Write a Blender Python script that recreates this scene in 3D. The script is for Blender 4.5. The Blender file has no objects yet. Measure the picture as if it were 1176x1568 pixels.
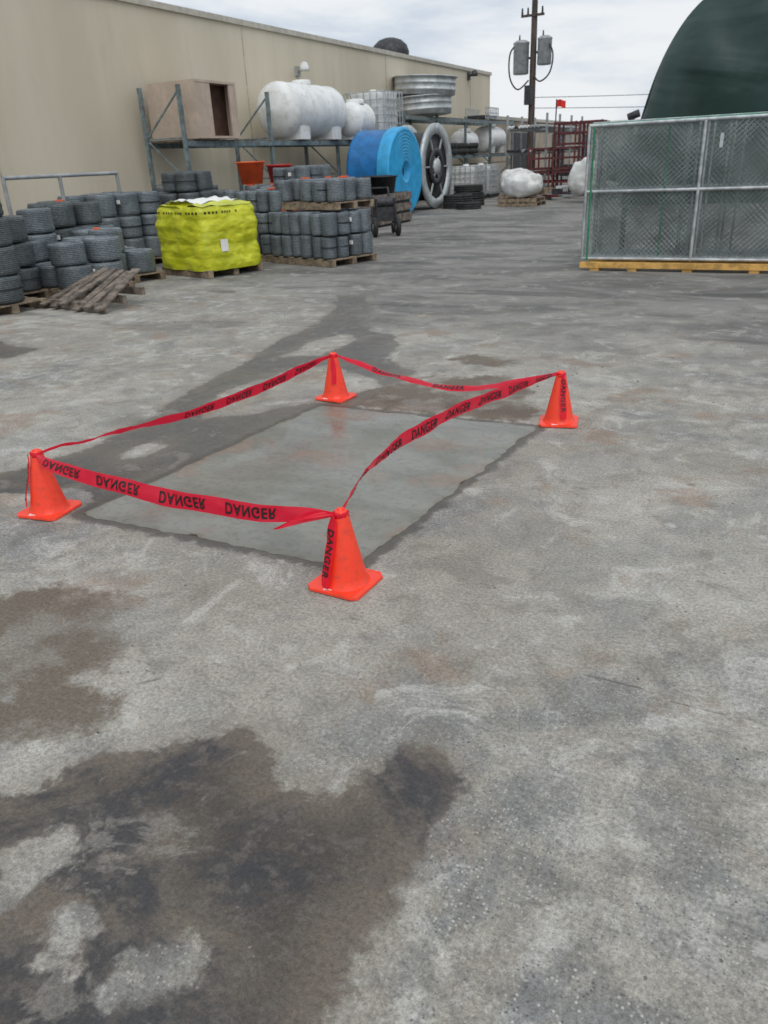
import bpy, math, random
import numpy as np
from mathutils import Vector, Matrix, noise as mnoise
random.seed(7)
scene=bpy.context.scene
rad=math.radians
V=Vector
# ------------------------------------------------------------------ camera
F=1180; a=rad(27.7); p=rad(24.5); ph=rad(2.7)
f=Vector((-math.sin(a)*math.cos(p),math.cos(a)*math.cos(p),-math.sin(p)))
r0=Vector((math.cos(a),math.sin(a),0)); u0=r0.cross(f)
R=math.cos(ph)*r0-math.sin(ph)*u0; U=math.cos(ph)*u0+math.sin(ph)*r0
cd=bpy.data.cameras.new('camera'); cam=bpy.data.objects.new('camera',cd)
cd.sensor_fit='VERTICAL'; cd.sensor_height=24; cd.lens=24*F/1568; cd.clip_end=3000; cd.clip_start=.05
cd.dof.use_dof=True; cd.dof.focus_distance=3.0; cd.dof.aperture_fstop=4.0
m=Matrix.Identity(4)
for i in range(3): m[i][0]=R[i]; m[i][1]=U[i]; m[i][2]=-f[i]
m[2][3]=1.5
cam.matrix_world=m; scene.collection.objects.link(cam); scene.camera=cam
scene.view_settings.view_transform='Standard'; scene.view_settings.look='None'; scene.view_settings.exposure=0

# ------------------------------------------------------------------ node helper
class NT:
    def __init__(s,nt): s.t=nt; s.n=nt.nodes; s.l=nt.links
    def node(s,typ,ins=None,**kw):
        n=s.n.new(typ)
        for k,v in kw.items(): setattr(n,k,v)
        if ins:
            for k,v in ins.items():
                if isinstance(v,bpy.types.NodeSocket): s.l.new(v,n.inputs[k])
                else: n.inputs[k].default_value=v
        return n
    def noise(s,vec,scale,detail=4,rough=.55,dist=0): 
        return s.node('ShaderNodeTexNoise',{'Vector':vec,'Scale':scale,'Detail':detail,'Roughness':rough,'Distortion':dist}).outputs[0]
    def rng(s,v,a,b,c=0,d=1,typ='SMOOTHSTEP'):
        n=s.n.new('ShaderNodeMapRange'); n.interpolation_type=typ
        s.l.new(v,n.inputs[0])
        for i,x in enumerate((a,b,c,d)): n.inputs[i+1].default_value=x
        return n.outputs[0]
    def math(s,op,x,y=0.0):
        n=s.n.new('ShaderNodeMath'); n.operation=op
        for i,q in enumerate((x,y)):
            if isinstance(q,bpy.types.NodeSocket): s.l.new(q,n.inputs[i])
            else: n.inputs[i].default_value=q
        return n.outputs[0]
    def mix(s,fac,c1,c2,bt='MIX'):
        n=s.n.new('ShaderNodeMix'); n.data_type='RGBA'; n.blend_type=bt
        for i,q in ((0,fac),(6,c1),(7,c2)):
            if isinstance(q,bpy.types.NodeSocket): s.l.new(q,n.inputs[i])
            elif i==0: n.inputs[0].default_value=q
            else: n.inputs[i].default_value=(*q,1) if len(q)==3 else q
        return n.outputs[2]
def newmat(name):
    m=bpy.data.materials.new(name); m.use_nodes=True
    t=NT(m.node_tree); b=t.n['Principled BSDF']; return m,t,b
def mat(name,col,rough=.6,metal=0,var=.25,scale=6,bump=0,bscale=40,dirt=None,streak=False):
    m,t,b=newmat(name)
    v=t.n.new('ShaderNodeTexCoord').outputs['Object']
    if streak:
        mp=t.node('ShaderNodeMapping',{'Vector':v}); mp.inputs['Scale'].default_value=(1,1,.15); v2=mp.outputs[0]
    else: v2=v
    n=t.rng(t.noise(v2,scale,4,.6),.38,.62)
    lo=tuple(c*(1-var) for c in col); hi=tuple(min(1,c*(1+var)) for c in col)
    c=t.mix(n,lo,hi)
    if dirt:
        c=t.mix(t.math('MULTIPLY',t.rng(t.noise(v,scale*1.7,5,.7),.5,.66),.7),c,dirt)
    t.l.new(c,b.inputs['Base Color'])
    b.inputs['Roughness'].default_value=rough; b.inputs['Metallic'].default_value=metal
    if bump:
        bn=t.node('ShaderNodeBump',{'Height':t.noise(v,bscale,3),'Strength':bump,'Distance':.02})
        t.l.new(bn.outputs[0],b.inputs['Normal'])
    return m
# ------------------------------------------------------------------ mesh builder
class B:
    def __init__(s,name,mats,loc=(0,0,0),rz=0):
        s.name=name; s.mats=mats; s.v=[]; s.f=[]; s.m=[]; s.s=[]; s.loc=loc; s.rz=rz
    def add(s,vs,fs,mi=0,sm=False):
        o=len(s.v); s.v+= [tuple(q) for q in vs]; s.f+=[tuple(i+o for i in q) for q in fs]; s.m+=[mi]*len(fs); s.s+=[sm]*len(fs)
    def box(s,c,sz,mi=0,rz=0,M=None):
        vs=[Vector((x*sz[0]/2,y*sz[1]/2,z*sz[2]/2)) for x in(-1,1) for y in(-1,1) for z in(-1,1)]
        if M is None: M=Matrix.Rotation(rz,3,'Z')
        vs=[M@q+Vector(c) for q in vs]
        s.add(vs,[(0,1,3,2),(4,6,7,5),(0,4,5,1),(2,3,7,6),(0,2,6,4),(1,5,7,3)],mi)
    def beam(s,p0,p1,w,h,mi=0):
        p0=Vector(p0);p1=Vector(p1);d=p1-p0;L=d.length;d/=L
        up=Vector((0,0,1)) if abs(d.z)<.95 else Vector((0,1,0))
        x=d.cross(up).normalized(); z=x.cross(d)
        M=Matrix((x,d,z)).transposed(); s.box((p0+p1)/2,(w,L,h),mi,M=M)
    def cyl(s,p0,p1,ra,rb=None,n=12,mi=0,caps=True,sm=True):
        rb=ra if rb is None else rb
        p0=Vector(p0);p1=Vector(p1);d=(p1-p0).normalized()
        up=Vector((0,0,1)) if abs(d.z)<.9 else Vector((1,0,0))
        x=d.cross(up).normalized(); y=d.cross(x)
        vs=[]
        for q,r in((p0,ra),(p1,rb)):
            for i in range(n):
                t=2*math.pi*i/n; vs.append(q+r*(math.cos(t)*x+math.sin(t)*y))
        s.add(vs,[(i,(i+1)%n,n+(i+1)%n,n+i) for i in range(n)],mi,sm)
        if caps: s.add(vs,[tuple(range(n))[::-1],tuple(range(n,2*n))],mi)
    def lathe(s,prof,c,axis='Z',n=24,mi=0,jit=0,M=None):
        rows=[]
        for r,h in prof:
            for i in range(n):
                t=2*math.pi*i/n; rr=r*(1+random.uniform(-jit,jit))
                q=Vector((rr*math.cos(t),rr*math.sin(t),h))
                if axis=='X': q=Vector((q.z,q.x,q.y))
                if axis=='Y': q=Vector((q.y,q.z,q.x))
                if M is not None: q=M@q
                rows.append(q+Vector(c))
        fs=[(j*n+i,j*n+(i+1)%n,(j+1)*n+(i+1)%n,(j+1)*n+i) for j in range(len(prof)-1) for i in range(n)]
        s.add(rows,fs,mi,True)
    def tube(s,pts,r,n=6,mi=0):
        for i in range(len(pts)-1): s.cyl(pts[i],pts[i+1],r,r,n,mi,True)
    def grid(s,fn,nu,nv,mi=0,sm=True):
        vs=[fn(i/nu,j/nv) for i in range(nu+1) for j in range(nv+1)]
        w=nv+1
        s.add(vs,[(i*w+j,(i+1)*w+j,(i+1)*w+j+1,i*w+j+1) for i in range(nu) for j in range(nv)],mi,sm)
    def done(s,parent=None):
        me=bpy.data.meshes.new(s.name); me.from_pydata(s.v,[],s.f)
        for q in s.mats: me.materials.append(q)
        me.polygons.foreach_set('material_index',s.m); me.polygons.foreach_set('use_smooth',s.s); me.update()
        o=bpy.data.objects.new(s.name,me); o.location=s.loc; o.rotation_euler[2]=s.rz
        scene.collection.objects.link(o)
        if parent: o.parent=parent
        return o

# ------------------------------------------------------------------ materials
M_galv=mat('galvanised',(.50,.53,.54),.42,.6,.2,8)
M_zinc=mat('dull_zinc',(.52,.55,.56),.5,.35,.16,3,dirt=(.36,.38,.38))
M_rack=mat('rack_paint',(.17,.225,.24),.5,.15,.25,6,dirt=(.14,.10,.07))
M_wood=mat('pallet_wood',(.25,.19,.13),.85,0,.35,9,.3,60)
M_wood_d=mat('old_wood',(.17,.14,.115),.9,0,.4,9,.3,60)
M_wood_y=mat('yellow_wood',(.62,.36,.10),.75,0,.25,7,.2,60)
M_white=mat('white_poly',(.78,.79,.78),.4,0,.06,3,dirt=(.58,.58,.54))
M_blue=mat('blue_poly',(.010,.15,.40),.4,0,.15,4)
M_blue_l=mat('light_blue_poly',(.035,.36,.68),.38,0,.12,4)
M_black=mat('black_poly',(.022,.023,.025),.5,0,.3,8)
M_rubber=mat('rubber',(.03,.03,.03),.8,0,.3,8)
M_red=mat('red_steel',(.13,.028,.03),.65,0,.35,6)
M_orange=mat('orange_tub',(.85,.12,.03),.5,0,.12,5)
M_redtub=mat('red_tub',(.62,.03,.03),.5,0,.12,5)
M_bag=mat('white_bag',(.68,.68,.66),.6,0,.12,5,.6,9)
M_grey=mat('grey_paint',(.34,.36,.37),.5,.1,.15,5)
M_dark=mat('dark_steel',(.05,.05,.055),.55,.3,.3,8)
M_box=mat('tan_board',(.52,.42,.34),.75,0,.08,3,dirt=(.44,.36,.29))
M_boxin=mat('brown_inside',(.07,.035,.022),.8,0,.2,4)
M_pole=mat('pole_wood',(.085,.065,.055),.9,0,.3,5,.4,30,streak=True)
M_green=mat('green_tube',(.03,.22,.11),.45,0,.2,5)
M_cone=mat('cone_orange',(1.0,.060,.022),.36,0,.05,14,dirt=(.70,.06,.03))
M_label=mat('paper_label',(.78,.78,.75),.6,0,.05,5)
M_ink=mat('black_ink',(.015,.006,.008),.5,0,.1,5)
M_flag=mat('red_flag',(.8,.03,.02),.6,0,.1,5)
M_strap=mat('yellow_strap',(.45,.48,.06),.5,0,.1,5)
M_tape,t,b=newmat('danger_tape_plastic')
b.inputs['Base Color'].default_value=(.80,.014,.045,1); b.inputs['Roughness'].default_value=.25
tr=t.node('ShaderNodeBsdfTranslucent',{'Color':(1,.03,.085,1)})
ms=t.node('ShaderNodeMixShader',{0:.40}); t.l.new(b.outputs[0],ms.inputs[1]); t.l.new(tr.outputs[0],ms.inputs[2])
t.l.new(ms.outputs[0],t.n['Material Output'].inputs[0])
def rollmat(name,c0,c1):
    m,t,b=newmat(name)
    v=t.n.new('ShaderNodeTexCoord').outputs['Object']
    w=t.node('ShaderNodeTexWave',{'Vector':v,'Scale':14,'Distortion':3.5,'Detail':2,'Detail Scale':5},bands_direction='Z').outputs['Fac']
    n=t.noise(v,2.3,4,.65); fn=t.noise(v,60,3,.7)
    fac=t.math('ADD',t.math('MULTIPLY',w,.36),t.math('MULTIPLY',fn,.64))
    c=t.mix(t.rng(fac,.30,.72),c0,c1); c=t.mix(t.math('MULTIPLY',t.rng(n,.42,.6),.45),c,tuple(x*.8 for x in c0))
    t.l.new(c,b.inputs['Base Color']); b.inputs['Roughness'].default_value=.5; b.inputs['Metallic'].default_value=.35
    bn=t.node('ShaderNodeBump',{'Height':fac,'Strength':.6,'Distance':.012}); t.l.new(bn.outputs[0],b.inputs['Normal'])
    return m
M_roll=rollmat('wire_roll_steel',(.070,.085,.098),(.29,.33,.355))
M_roll2=rollmat('wire_roll_dark',(.045,.055,.060),(.18,.205,.215))
M_wall,t,b=newmat('tan_stucco')
v=t.n.new('ShaderNodeTexCoord').outputs['Object']
mp=t.node('ShaderNodeMapping',{'Vector':v}); mp.inputs['Scale'].default_value=(1,1,.22)
c=t.mix(t.rng(t.noise(mp.outputs[0],.5,4,.6),.35,.65),(.58,.52,.40),(.66,.595,.47))
c=t.mix(t.math('MULTIPLY',t.rng(t.noise(mp.outputs[0],2.6,5,.7),.52,.72),.22),c,(.42,.37,.28))
t.l.new(c,b.inputs['Base Color']); b.inputs['Roughness'].default_value=.9
bn=t.node('ShaderNodeBump',{'Height':t.noise(v,25,4),'Strength':.2,'Distance':.02}); t.l.new(bn.outputs[0],b.inputs['Normal'])
M_wallj=mat('wall_joint',(.42,.37,.29),.9)
M_cap=mat('roof_cap',(.50,.47,.40),.6,.1,.1)
M_yel,t,b=newmat('yellow_wrap')
v=t.n.new('ShaderNodeTexCoord').outputs['Object']
mp=t.node('ShaderNodeMapping',{'Vector':v}); mp.inputs['Scale'].default_value=(1,1,2.4)
n=t.noise(mp.outputs[0],4,5,.6,.8)
c=t.mix(t.rng(n,.35,.65),(.44,.47,.012),(.67,.69,.035))
t.l.new(c,b.inputs['Base Color']); b.inputs['Roughness'].default_value=.33
bn=t.node('ShaderNodeBump',{'Height':n,'Strength':.45,'Distance':.05}); t.l.new(bn.outputs[0],b.inputs['Normal'])
M_tent,t,b=newmat('green_tarp')
v=t.n.new('ShaderNodeTexCoord').outputs['Object']
c=t.mix(t.rng(t.noise(v,.4,4,.6,.6),.35,.65),(.012,.034,.029),(.026,.062,.052))
t.l.new(c,b.inputs['Base Color']); b.inputs['Roughness'].default_value=.45
mp=t.node('ShaderNodeMapping',{'Vector':v}); mp.inputs['Rotation'].default_value=(0,rad(25),0); mp.inputs['Scale'].default_value=(.4,.4,1.0)
bn=t.node('ShaderNodeBump',{'Height':t.noise(mp.outputs[0],.6,3,.45,.6),'Strength':.6,'Distance':.35}); t.l.new(bn.outputs[0],b.inputs['Normal'])

# ------------------------------------------------------------------ ground
def axis(lo,hi,step,far_lo,far_hi):
    x=list(np.arange(lo,hi+1e-6,step)); s=step; q=lo
    while q>far_lo: s*=1.25; q-=s; x.insert(0,q)
    s=step; q=hi
    while q<far_hi: s*=1.25; q+=s; x.append(q)
    return np.array(x)
gx=axis(-6.8,1.2,.03,-900,900); gy=axis(.3,8.9,.03,-900,900)
GX,GY=np.meshgrid(gx,gy,indexing='ij'); P=np.stack([GX.ravel(),GY.ravel()],1)
def sdf(poly,closed=True):
    poly=np.array(poly,float); n=len(poly); d=np.full(len(P),1e9); ins=np.zeros(len(P),bool)
    for i in range(n if closed else n-1):
        A=poly[i];Bb=poly[(i+1)%n]; e=Bb-A; w=P-A
        tt=np.clip((w@e)/(e@e),0,1); dd=np.hypot(*(w-tt[:,None]*e).T); d=np.minimum(d,dd)
        if closed:
            cnd=((A[1]>P[:,1])!=(Bb[1]>P[:,1])); xi=(Bb[0]-A[0])*(P[:,1]-A[1])/(Bb[1]-A[1]+1e-12)+A[0]
            ins^=cnd&(P[:,0]<xi)
    return np.where(ins,d,-d)
SL=[(-2.91,2.34),(-1.39,2.37),(-1.21,4.36),(-2.72,4.32)]
P1=[(-1.68,.91),(-1.61,.98),(-1.60,1.08),(-1.53,1.16),(-1.47,1.18),(-1.33,1.30),(-1.23,1.40),(-1.1,1.36),(-1.0,1.27),(-.93,1.27),(-.86,1.32),(-.79,1.41),(-.77,1.48),(-.73,1.53),(-.68,1.58),(-.64,1.55),(-.62,1.50),(-.56,1.46),(-.555,1.40),(-.58,1.30),(-.57,1.10),(-.60,.96),(-.59,.88),(-.54,.83),(-.58,.76),(-.6,.3),(-2.3,.3),(-2.2,.7)]
I1=[(-1.50,.77),(-1.46,.88),(-1.42,.91),(-1.36,.90),(-1.34,.84),(-1.37,.71),(-1.38,.67)]
I2=[(-1.28,.84),(-1.24,.94),(-1.19,.94),(-1.21,.84)]
I3=[(-1.26,.64),(-1.25,.72),(-1.21,.75),(-1.15,.70),(-1.13,.63),(-1.18,.60)]
I4=[(-1.02,.68),(-1.0,.73),(-.94,.79),(-.90,.77),(-.86,.73),(-.92,.66),(-.97,.60),(-1.0,.62)]
P2=[(-2.9,1.35),(-2.58,1.64),(-2.34,1.85),(-2.17,1.86),(-1.98,1.72),(-1.84,1.64),(-1.75,1.60),(-1.78,1.48),(-1.90,1.34),(-2.0,1.2),(-1.95,1.13),(-2.2,.95),(-2.8,.9)]
P8=[(-2.1,1.15),(-1.85,1.38),(-1.66,1.34),(-1.60,1.2),(-1.8,1.05),(-2.0,.95)]
P3=[(-5.2,1.7),(-3.78,2.60),(-3.61,3.17),(-3.72,3.8),(-3.85,4.31),(-4.0,5.2),(-4.21,6.08),(-4.3,6.9),(-4.5,7.6),(-5.0,8.5),(-4.65,8.6),(-4.1,7.7),(-3.85,7.2),(-3.6,6.7),(-3.2,6.5),(-3.05,6.2),(-2.9,5.7),(-2.45,5.3),(-2.52,4.92),(-2.5,4.3),(-2.72,4.30),(-2.91,2.34),(-3.02,2.55),(-3.2,2.6),(-3.53,2.40),(-4.6,1.6)]
I5=[(-3.32,3.82),(-3.50,4.1),(-3.60,4.30),(-3.57,4.59),(-3.46,5.14),(-3.25,5.31),(-2.75,5.1),(-2.48,4.84),(-2.65,4.55),(-2.86,4.35),(-3.1,3.95)]
I6=[(-3.34,3.08),(-3.32,3.27),(-3.16,3.30),(-3.15,3.12),(-3.25,3.03)]
I7=[(-3.8,5.5),(-3.85,6.2),(-3.7,6.5),(-3.5,6.3),(-3.5,5.6)]
P4=[(-2.7,4.36),(-2.5,4.95),(-2.3,5.35),(-2.0,5.3),(-1.8,5.5),(-1.55,5.2),(-1.35,4.80),(-1.24,4.40)]
P6=[(-2.5,5.75),(-2.36,6.0),(-2.0,6.1),(-1.75,5.85),(-1.9,5.6),(-2.2,5.65)]
P7=[(-7.5,5.3),(-6.33,5.05),(-6.25,4.75),(-7.0,3.9)]
wet=np.maximum(sdf(P1),sdf(P3)); wet=np.maximum(wet,sdf(P7))
for I in (I1,I2,I3,I4,I5,I6,I7): wet=np.minimum(wet,-sdf(I)-.008)
wet2=np.maximum(np.maximum(sdf(P2),sdf(P4)),np.maximum(sdf(P6)-.05,sdf(P8)))
slab=sdf(SL)
def wander(pts,amp=.03,n=14,sd=0):
    o=[]
    for i in range(len(pts)-1):
        A=V((*pts[i],0));C=V((*pts[i+1],0))
        for k in range(n):
            q=A.lerp(C,k/n); o.append((q.x+mnoise.noise(q*5+V((sd,0,0)))*amp*2,q.y+mnoise.noise(q*5+V((0,sd,4)))*amp*2))
    o.append(pts[-1]); return o
cr_=np.full(len(P),-9.)
for i,c_ in enumerate(([(-.38,2.05),(-.1,2.02),(.1,2.0),(.35,1.93)],[(-1.78,1.28),(-1.68,1.36),(-1.62,1.5)],[(-1.9,1.62),(-1.72,1.5),(-1.6,1.42)],[(-5.5,3.2),(-4.6,3.9),(-4.2,4.2)],[(-2.74,4.34),(-2.9,4.6),(-3.0,5.2)],[(-1.2,4.36),(-.6,4.5),(.3,4.45),(1.0,4.7)])):
    cr_=np.maximum(cr_,sdf(wander(c_,.03,14,i),False))
nx,ny=len(gx),len(gy)
me=bpy.data.meshes.new('ground')
verts=np.column_stack([P,np.zeros(len(P))])
idx=np.arange(nx*ny).reshape(nx,ny)
q=np.stack([idx[:-1,:-1],idx[1:,:-1],idx[1:,1:],idx[:-1,1:]],-1).reshape(-1,4)
me.from_pydata(verts.tolist(),[],q.tolist())
for nm,ar in (('wet',wet),('wet2',wet2),('slab',slab),('crack',cr_)):
    at=me.attributes.new(nm,'FLOAT','POINT'); at.data.foreach_set('value',np.clip(ar,-.6,.6).astype(np.float32))
g=bpy.data.objects.new('ground',me); scene.collection.objects.link(g)
M_g,t,b=newmat('yard_concrete')
v=t.n.new('ShaderNodeTexCoord').outputs['Object']
def attr(n): 
    k=t.n.new('ShaderNodeAttribute'); k.attribute_name=n; return k.outputs['Fac']
sxyz=t.node('ShaderNodeSeparateXYZ',{0:v}); X=sxyz.outputs[0]; Y=sxyz.outputs[1]
nL=t.noise(v,.55,4,.55,.3); nM=t.noise(v,2.1,6,.64,.5); nS=t.noise(v,9,6,.70); nF=t.noise(v,80,4,.75); nFF=t.noise(v,260,2,.7)
nP=t.noise(v,3.6,6,.68,.9)
wy=t.math('ADD',Y,t.math('MULTIPLY',t.math('SUBTRACT',nL,.5),6.0))
worn=t.math('MAXIMUM',t.rng(t.math('SUBTRACT',wy,t.math('MULTIPLY',X,.9)),2.9,1.0),t.rng(t.noise(v,.8,4,.6),.52,.60,0,.8))
c=t.mix(t.rng(nL,.40,.60),(.305,.284,.243),(.395,.372,.326))
c=t.mix(t.math('MULTIPLY',t.rng(nM,.47,.60),t.math('ADD',.38,t.math('MULTIPLY',worn,.50))),c,(.215,.222,.220))
c=t.mix(t.math('MULTIPLY',t.rng(nP,.53,.63),.62),c,(.51,.495,.455))
c=t.mix(t.math('MULTIPLY',t.rng(nP,.47,.36),.52),c,(.20,.185,.158))
rust=t.math('MULTIPLY',t.rng(t.noise(v,1.9,4,.6,.2),.56,.66),.5)
c=t.mix(rust,c,(.27,.18,.12))
c=t.mix(t.math('MULTIPLY',t.rng(nS,.46,.62),t.math('ADD',.22,t.math('MULTIPLY',worn,.36))),c,(.155,.152,.143))
c=t.mix(t.math('MULTIPLY',t.rng(nS,.44,.33),t.math('ADD',.18,t.math('MULTIPLY',worn,.28))),c,(.51,.50,.46))
ff=t.rng(nF,.32,.68,.62,1.36,'LINEAR'); ff2=t.rng(nFF,.3,.7,.74,1.26,'LINEAR')
gr=t.node('ShaderNodeCombineColor'); k=t.math('MULTIPLY',ff,ff2)
for i in range(3): t.l.new(k,gr.inputs[i])
c=t.mix(1,c,gr.outputs[0],'MULTIPLY')
vo=t.node('ShaderNodeTexVoronoi',{'Vector':v,'Scale':110,'Randomness':1})
sepc=t.node('ShaderNodeSeparateColor',{0:vo.outputs['Color']})
agm=t.math('MULTIPLY',t.rng(nM,.42,.56,.4,1),t.math('ADD',.15,t.math('MULTIPLY',worn,.85)))
st=t.math('MULTIPLY',t.rng(vo.outputs['Distance'],.15,.5,1,0),agm)
c=t.mix(t.math('MULTIPLY',t.math('MULTIPLY',st,t.rng(sepc.outputs[0],.60,.9)),.8),c,(.60,.59,.54))
c=t.mix(t.math('MULTIPLY',t.math('MULTIPLY',st,t.rng(sepc.outputs[1],.58,.85)),.8),c,(.080,.080,.080))
vo2=t.node('ShaderNodeTexVoronoi',{'Vector':v,'Scale':4.6,'Randomness':1})
sp=t.node('ShaderNodeSeparateColor',{0:vo2.outputs['Color']})
dj=t.math('ADD',vo2.outputs['Distance'],t.math('MULTIPLY',t.math('SUBTRACT',nS,.5),.55))
pit=t.math('MULTIPLY',t.rng(dj,.03,.085,1,0),t.rng(sp.outputs[0],.68,.74))
c=t.mix(t.math('MULTIPLY',pit,.55),c,(.12,.105,.09))
scf=t.math('MULTIPLY',t.rng(dj,.06,.17,1,0),t.rng(sp.outputs[1],.74,.80))
c=t.mix(t.math('MULTIPLY',scf,.55),c,(.60,.59,.55))
ck=t.rng(t.math('ADD',attr('crack'),t.math('MULTIPLY',t.math('SUBTRACT',nS,.5),.014)),-.008,-.001)
c=t.mix(t.math('MULTIPLY',ck,.6),c,(.11,.10,.09))
nFar=t.noise(v,.45,6,.65,.6)
fy=t.math('ADD',t.math('ADD',Y,t.math('MULTIPLY',t.math('SUBTRACT',nFar,.5),9.0)),t.math('MULTIPLY',X,.28))
far=t.rng(fy,4.9,8.2)
mp=t.node('ShaderNodeMapping',{'Vector':v}); mp.inputs['Rotation'].default_value=(0,0,rad(35)); mp.inputs['Scale'].default_value=(.5,1.0,1)
fcol=t.mix(t.rng(t.noise(mp.outputs[0],1.2,6,.68,.8),.38,.62),(.100,.098,.095),(.235,.228,.213))
fcol=t.mix(t.math('MULTIPLY',t.rng(nP,.54,.64),.55),fcol,(.36,.35,.32))
fcol=t.mix(1,fcol,gr.outputs[0],'MULTIPLY')
c=t.mix(t.math('MULTIPLY',far,.85),c,fcol)
mk=t.node('ShaderNodeMapping',{'Vector':v}); mk.inputs['Rotation'].default_value=(0,0,rad(-38)); mk.inputs['Scale'].default_value=(.35,1.6,1)
tm_=t.math('MULTIPLY',t.rng(t.noise(mk.outputs[0],.8,5,.6,.5),.55,.65),t.rng(Y,5.0,7.0))
c=t.mix(t.math('MULTIPLY',tm_,.55),c,(.055,.055,.055))
# wet stains
n1=t.noise(v,3.4,6,.64); n2=t.noise(v,17,5,.68)
jit=t.math('ADD',t.math('MULTIPLY',t.math('SUBTRACT',n1,.5),.26),t.math('MULTIPLY',t.math('SUBTRACT',n2,.5),.13))
wv=t.math('ADD',attr('wet'),jit)
wm=t.rng(wv,-.018,.018)
halo=t.rng(wv,-.10,.0)
wdeep=t.rng(wv,.0,.20)
wc=t.mix(wdeep,(.150,.122,.095),(.068,.056,.046))
wc=t.mix(t.rng(t.noise(v,1.9,5,.65,.7),.45,.58,0,.85),wc,(.036,.038,.043))
wc=t.mix(t.rng(n2,.47,.64,0,.55),wc,(.15,.13,.11))
lt=t.rng(Y,2.0,3.2)
wc=t.mix(t.math('MULTIPLY',lt,.55),wc,(.160,.148,.126))
wc=t.mix(t.math('MULTIPLY',t.rng(nP,.56,.62),.55),wc,(.25,.23,.20))
wc=t.mix(.9,wc,gr.outputs[0],'MULTIPLY')
c=t.mix(t.math('MULTIPLY',halo,.28),c,(.17,.145,.115))
c2=t.mix(wm,c,wc)
w2=t.rng(t.math('ADD',attr('wet2'),t.math('MULTIPLY',jit,1.7)),-.04,.06)
w2m=t.math('MULTIPLY',w2,t.rng(n1,.40,.56,.5,.95))
c2=t.mix(w2m,c2,t.mix(1,(.150,.122,.092),gr.outputs[0],'MULTIPLY'))
sd=t.math('ADD',attr('slab'),t.math('MULTIPLY',t.math('SUBTRACT',t.noise(v,9,5,.72),.5),.17))
sm_=t.rng(sd,-.060,-.020)
c2=t.mix(t.math('MULTIPLY',sm_,.82),c2,(.080,.072,.060))
t.l.new(c2,b.inputs['Base Color'])
wa=t.math('MAXIMUM',wm,t.math('MULTIPLY',sm_,.8))
ro=t.math('SUBTRACT',.88,t.math('MULTIPLY',wa,t.rng(n1,.40,.60,.26,.52)))
t.l.new(ro,b.inputs['Roughness'])
h=t.math('ADD',t.math('MULTIPLY',nF,.6),t.math('ADD',t.math('MULTIPLY',nFF,.3),t.math('MULTIPLY',nS,1.0)))
h=t.math('SUBTRACT',h,t.math('MULTIPLY',pit,.6))
h=t.math('SUBTRACT',h,t.math('MULTIPLY',ck,1.0))
bn=t.node('ShaderNodeBump',{'Height':h,'Strength':.7,'Distance':.008}); t.l.new(bn.outputs[0],b.inputs['Normal'])
me.materials.append(M_g)

# fresh concrete slab
M_s,t,b=newmat('wet_concrete')
v=t.n.new('ShaderNodeTexCoord').outputs['Object']
mp=t.node('ShaderNodeMapping',{'Vector':v}); mp.inputs['Scale'].default_value=(.9,2.2,1); mp.inputs['Rotation'].default_value=(0,0,.3)
n=t.noise(mp.outputs[0],1.8,6,.6,.8)
c=t.mix(t.rng(n,.36,.64),(.175,.173,.140),(.235,.232,.193))
c=t.mix(t.math('MULTIPLY',t.rng(t.noise(v,1.9,4),.53,.62),.6),c,(.25,.165,.12))
c=t.mix(t.math('MULTIPLY',t.rng(t.noise(v,26,4,.7),.48,.64),.4),c,(.11,.108,.095))
t.l.new(c,b.inputs['Base Color'])
t.l.new(t.rng(t.noise(v,2.2,5,.6,.5),.40,.60,.15,.42),b.inputs['Roughness'])
bn=t.node('ShaderNodeBump',{'Height':t.math('ADD',t.noise(mp.outputs[0],7,5),t.math('MULTIPLY',t.noise(v,80,3),.4)),'Strength':.26,'Distance':.006}); t.l.new(bn.outputs[0],b.inputs['Normal'])
s=B('concrete_slab',[M_s])
Lc=[Vector((*q,0)) for q in SL]
def sf(u,w):
    q=(Lc[0]*(1-u)+Lc[1]*u)*(1-w)+(Lc[3]*(1-u)+Lc[2]*u)*w
    e=min(u,1-u,w,1-w)
    if e<1e-6:
        nn=mnoise.noise(q*6)*.035+mnoise.noise(q*20)*.016-.008
        cc=(Lc[0]+Lc[2])/2; q=q+(q-cc).normalized()*nn
    q.z=.007 if e>1e-6 else .001
    return q
s.grid(sf,70,90); s.done()
pb=B('gravel',[mat('pebble',(.16,.15,.14),.9,0,.5,30)])
for i in range(900):
    x=random.uniform(-6,1.2); y=random.uniform(.35,9)
    r=random.uniform(.002,.006)*(1 if y<5 else 1.8)
    vs=[Vector((math.cos(k*1.256+i)*r*random.uniform(.6,1.2)+x,math.sin(k*1.256+i)*r*random.uniform(.6,1.2)+y,0)) for k in range(5)]+[Vector((x,y,r*random.uniform(.5,1)))]
    if -2.95<x<-1.15 and 2.3<y<4.4: continue
    pb.add(vs,[(k,(k+1)%5,5) for k in range(5)])
pb.done()

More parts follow.
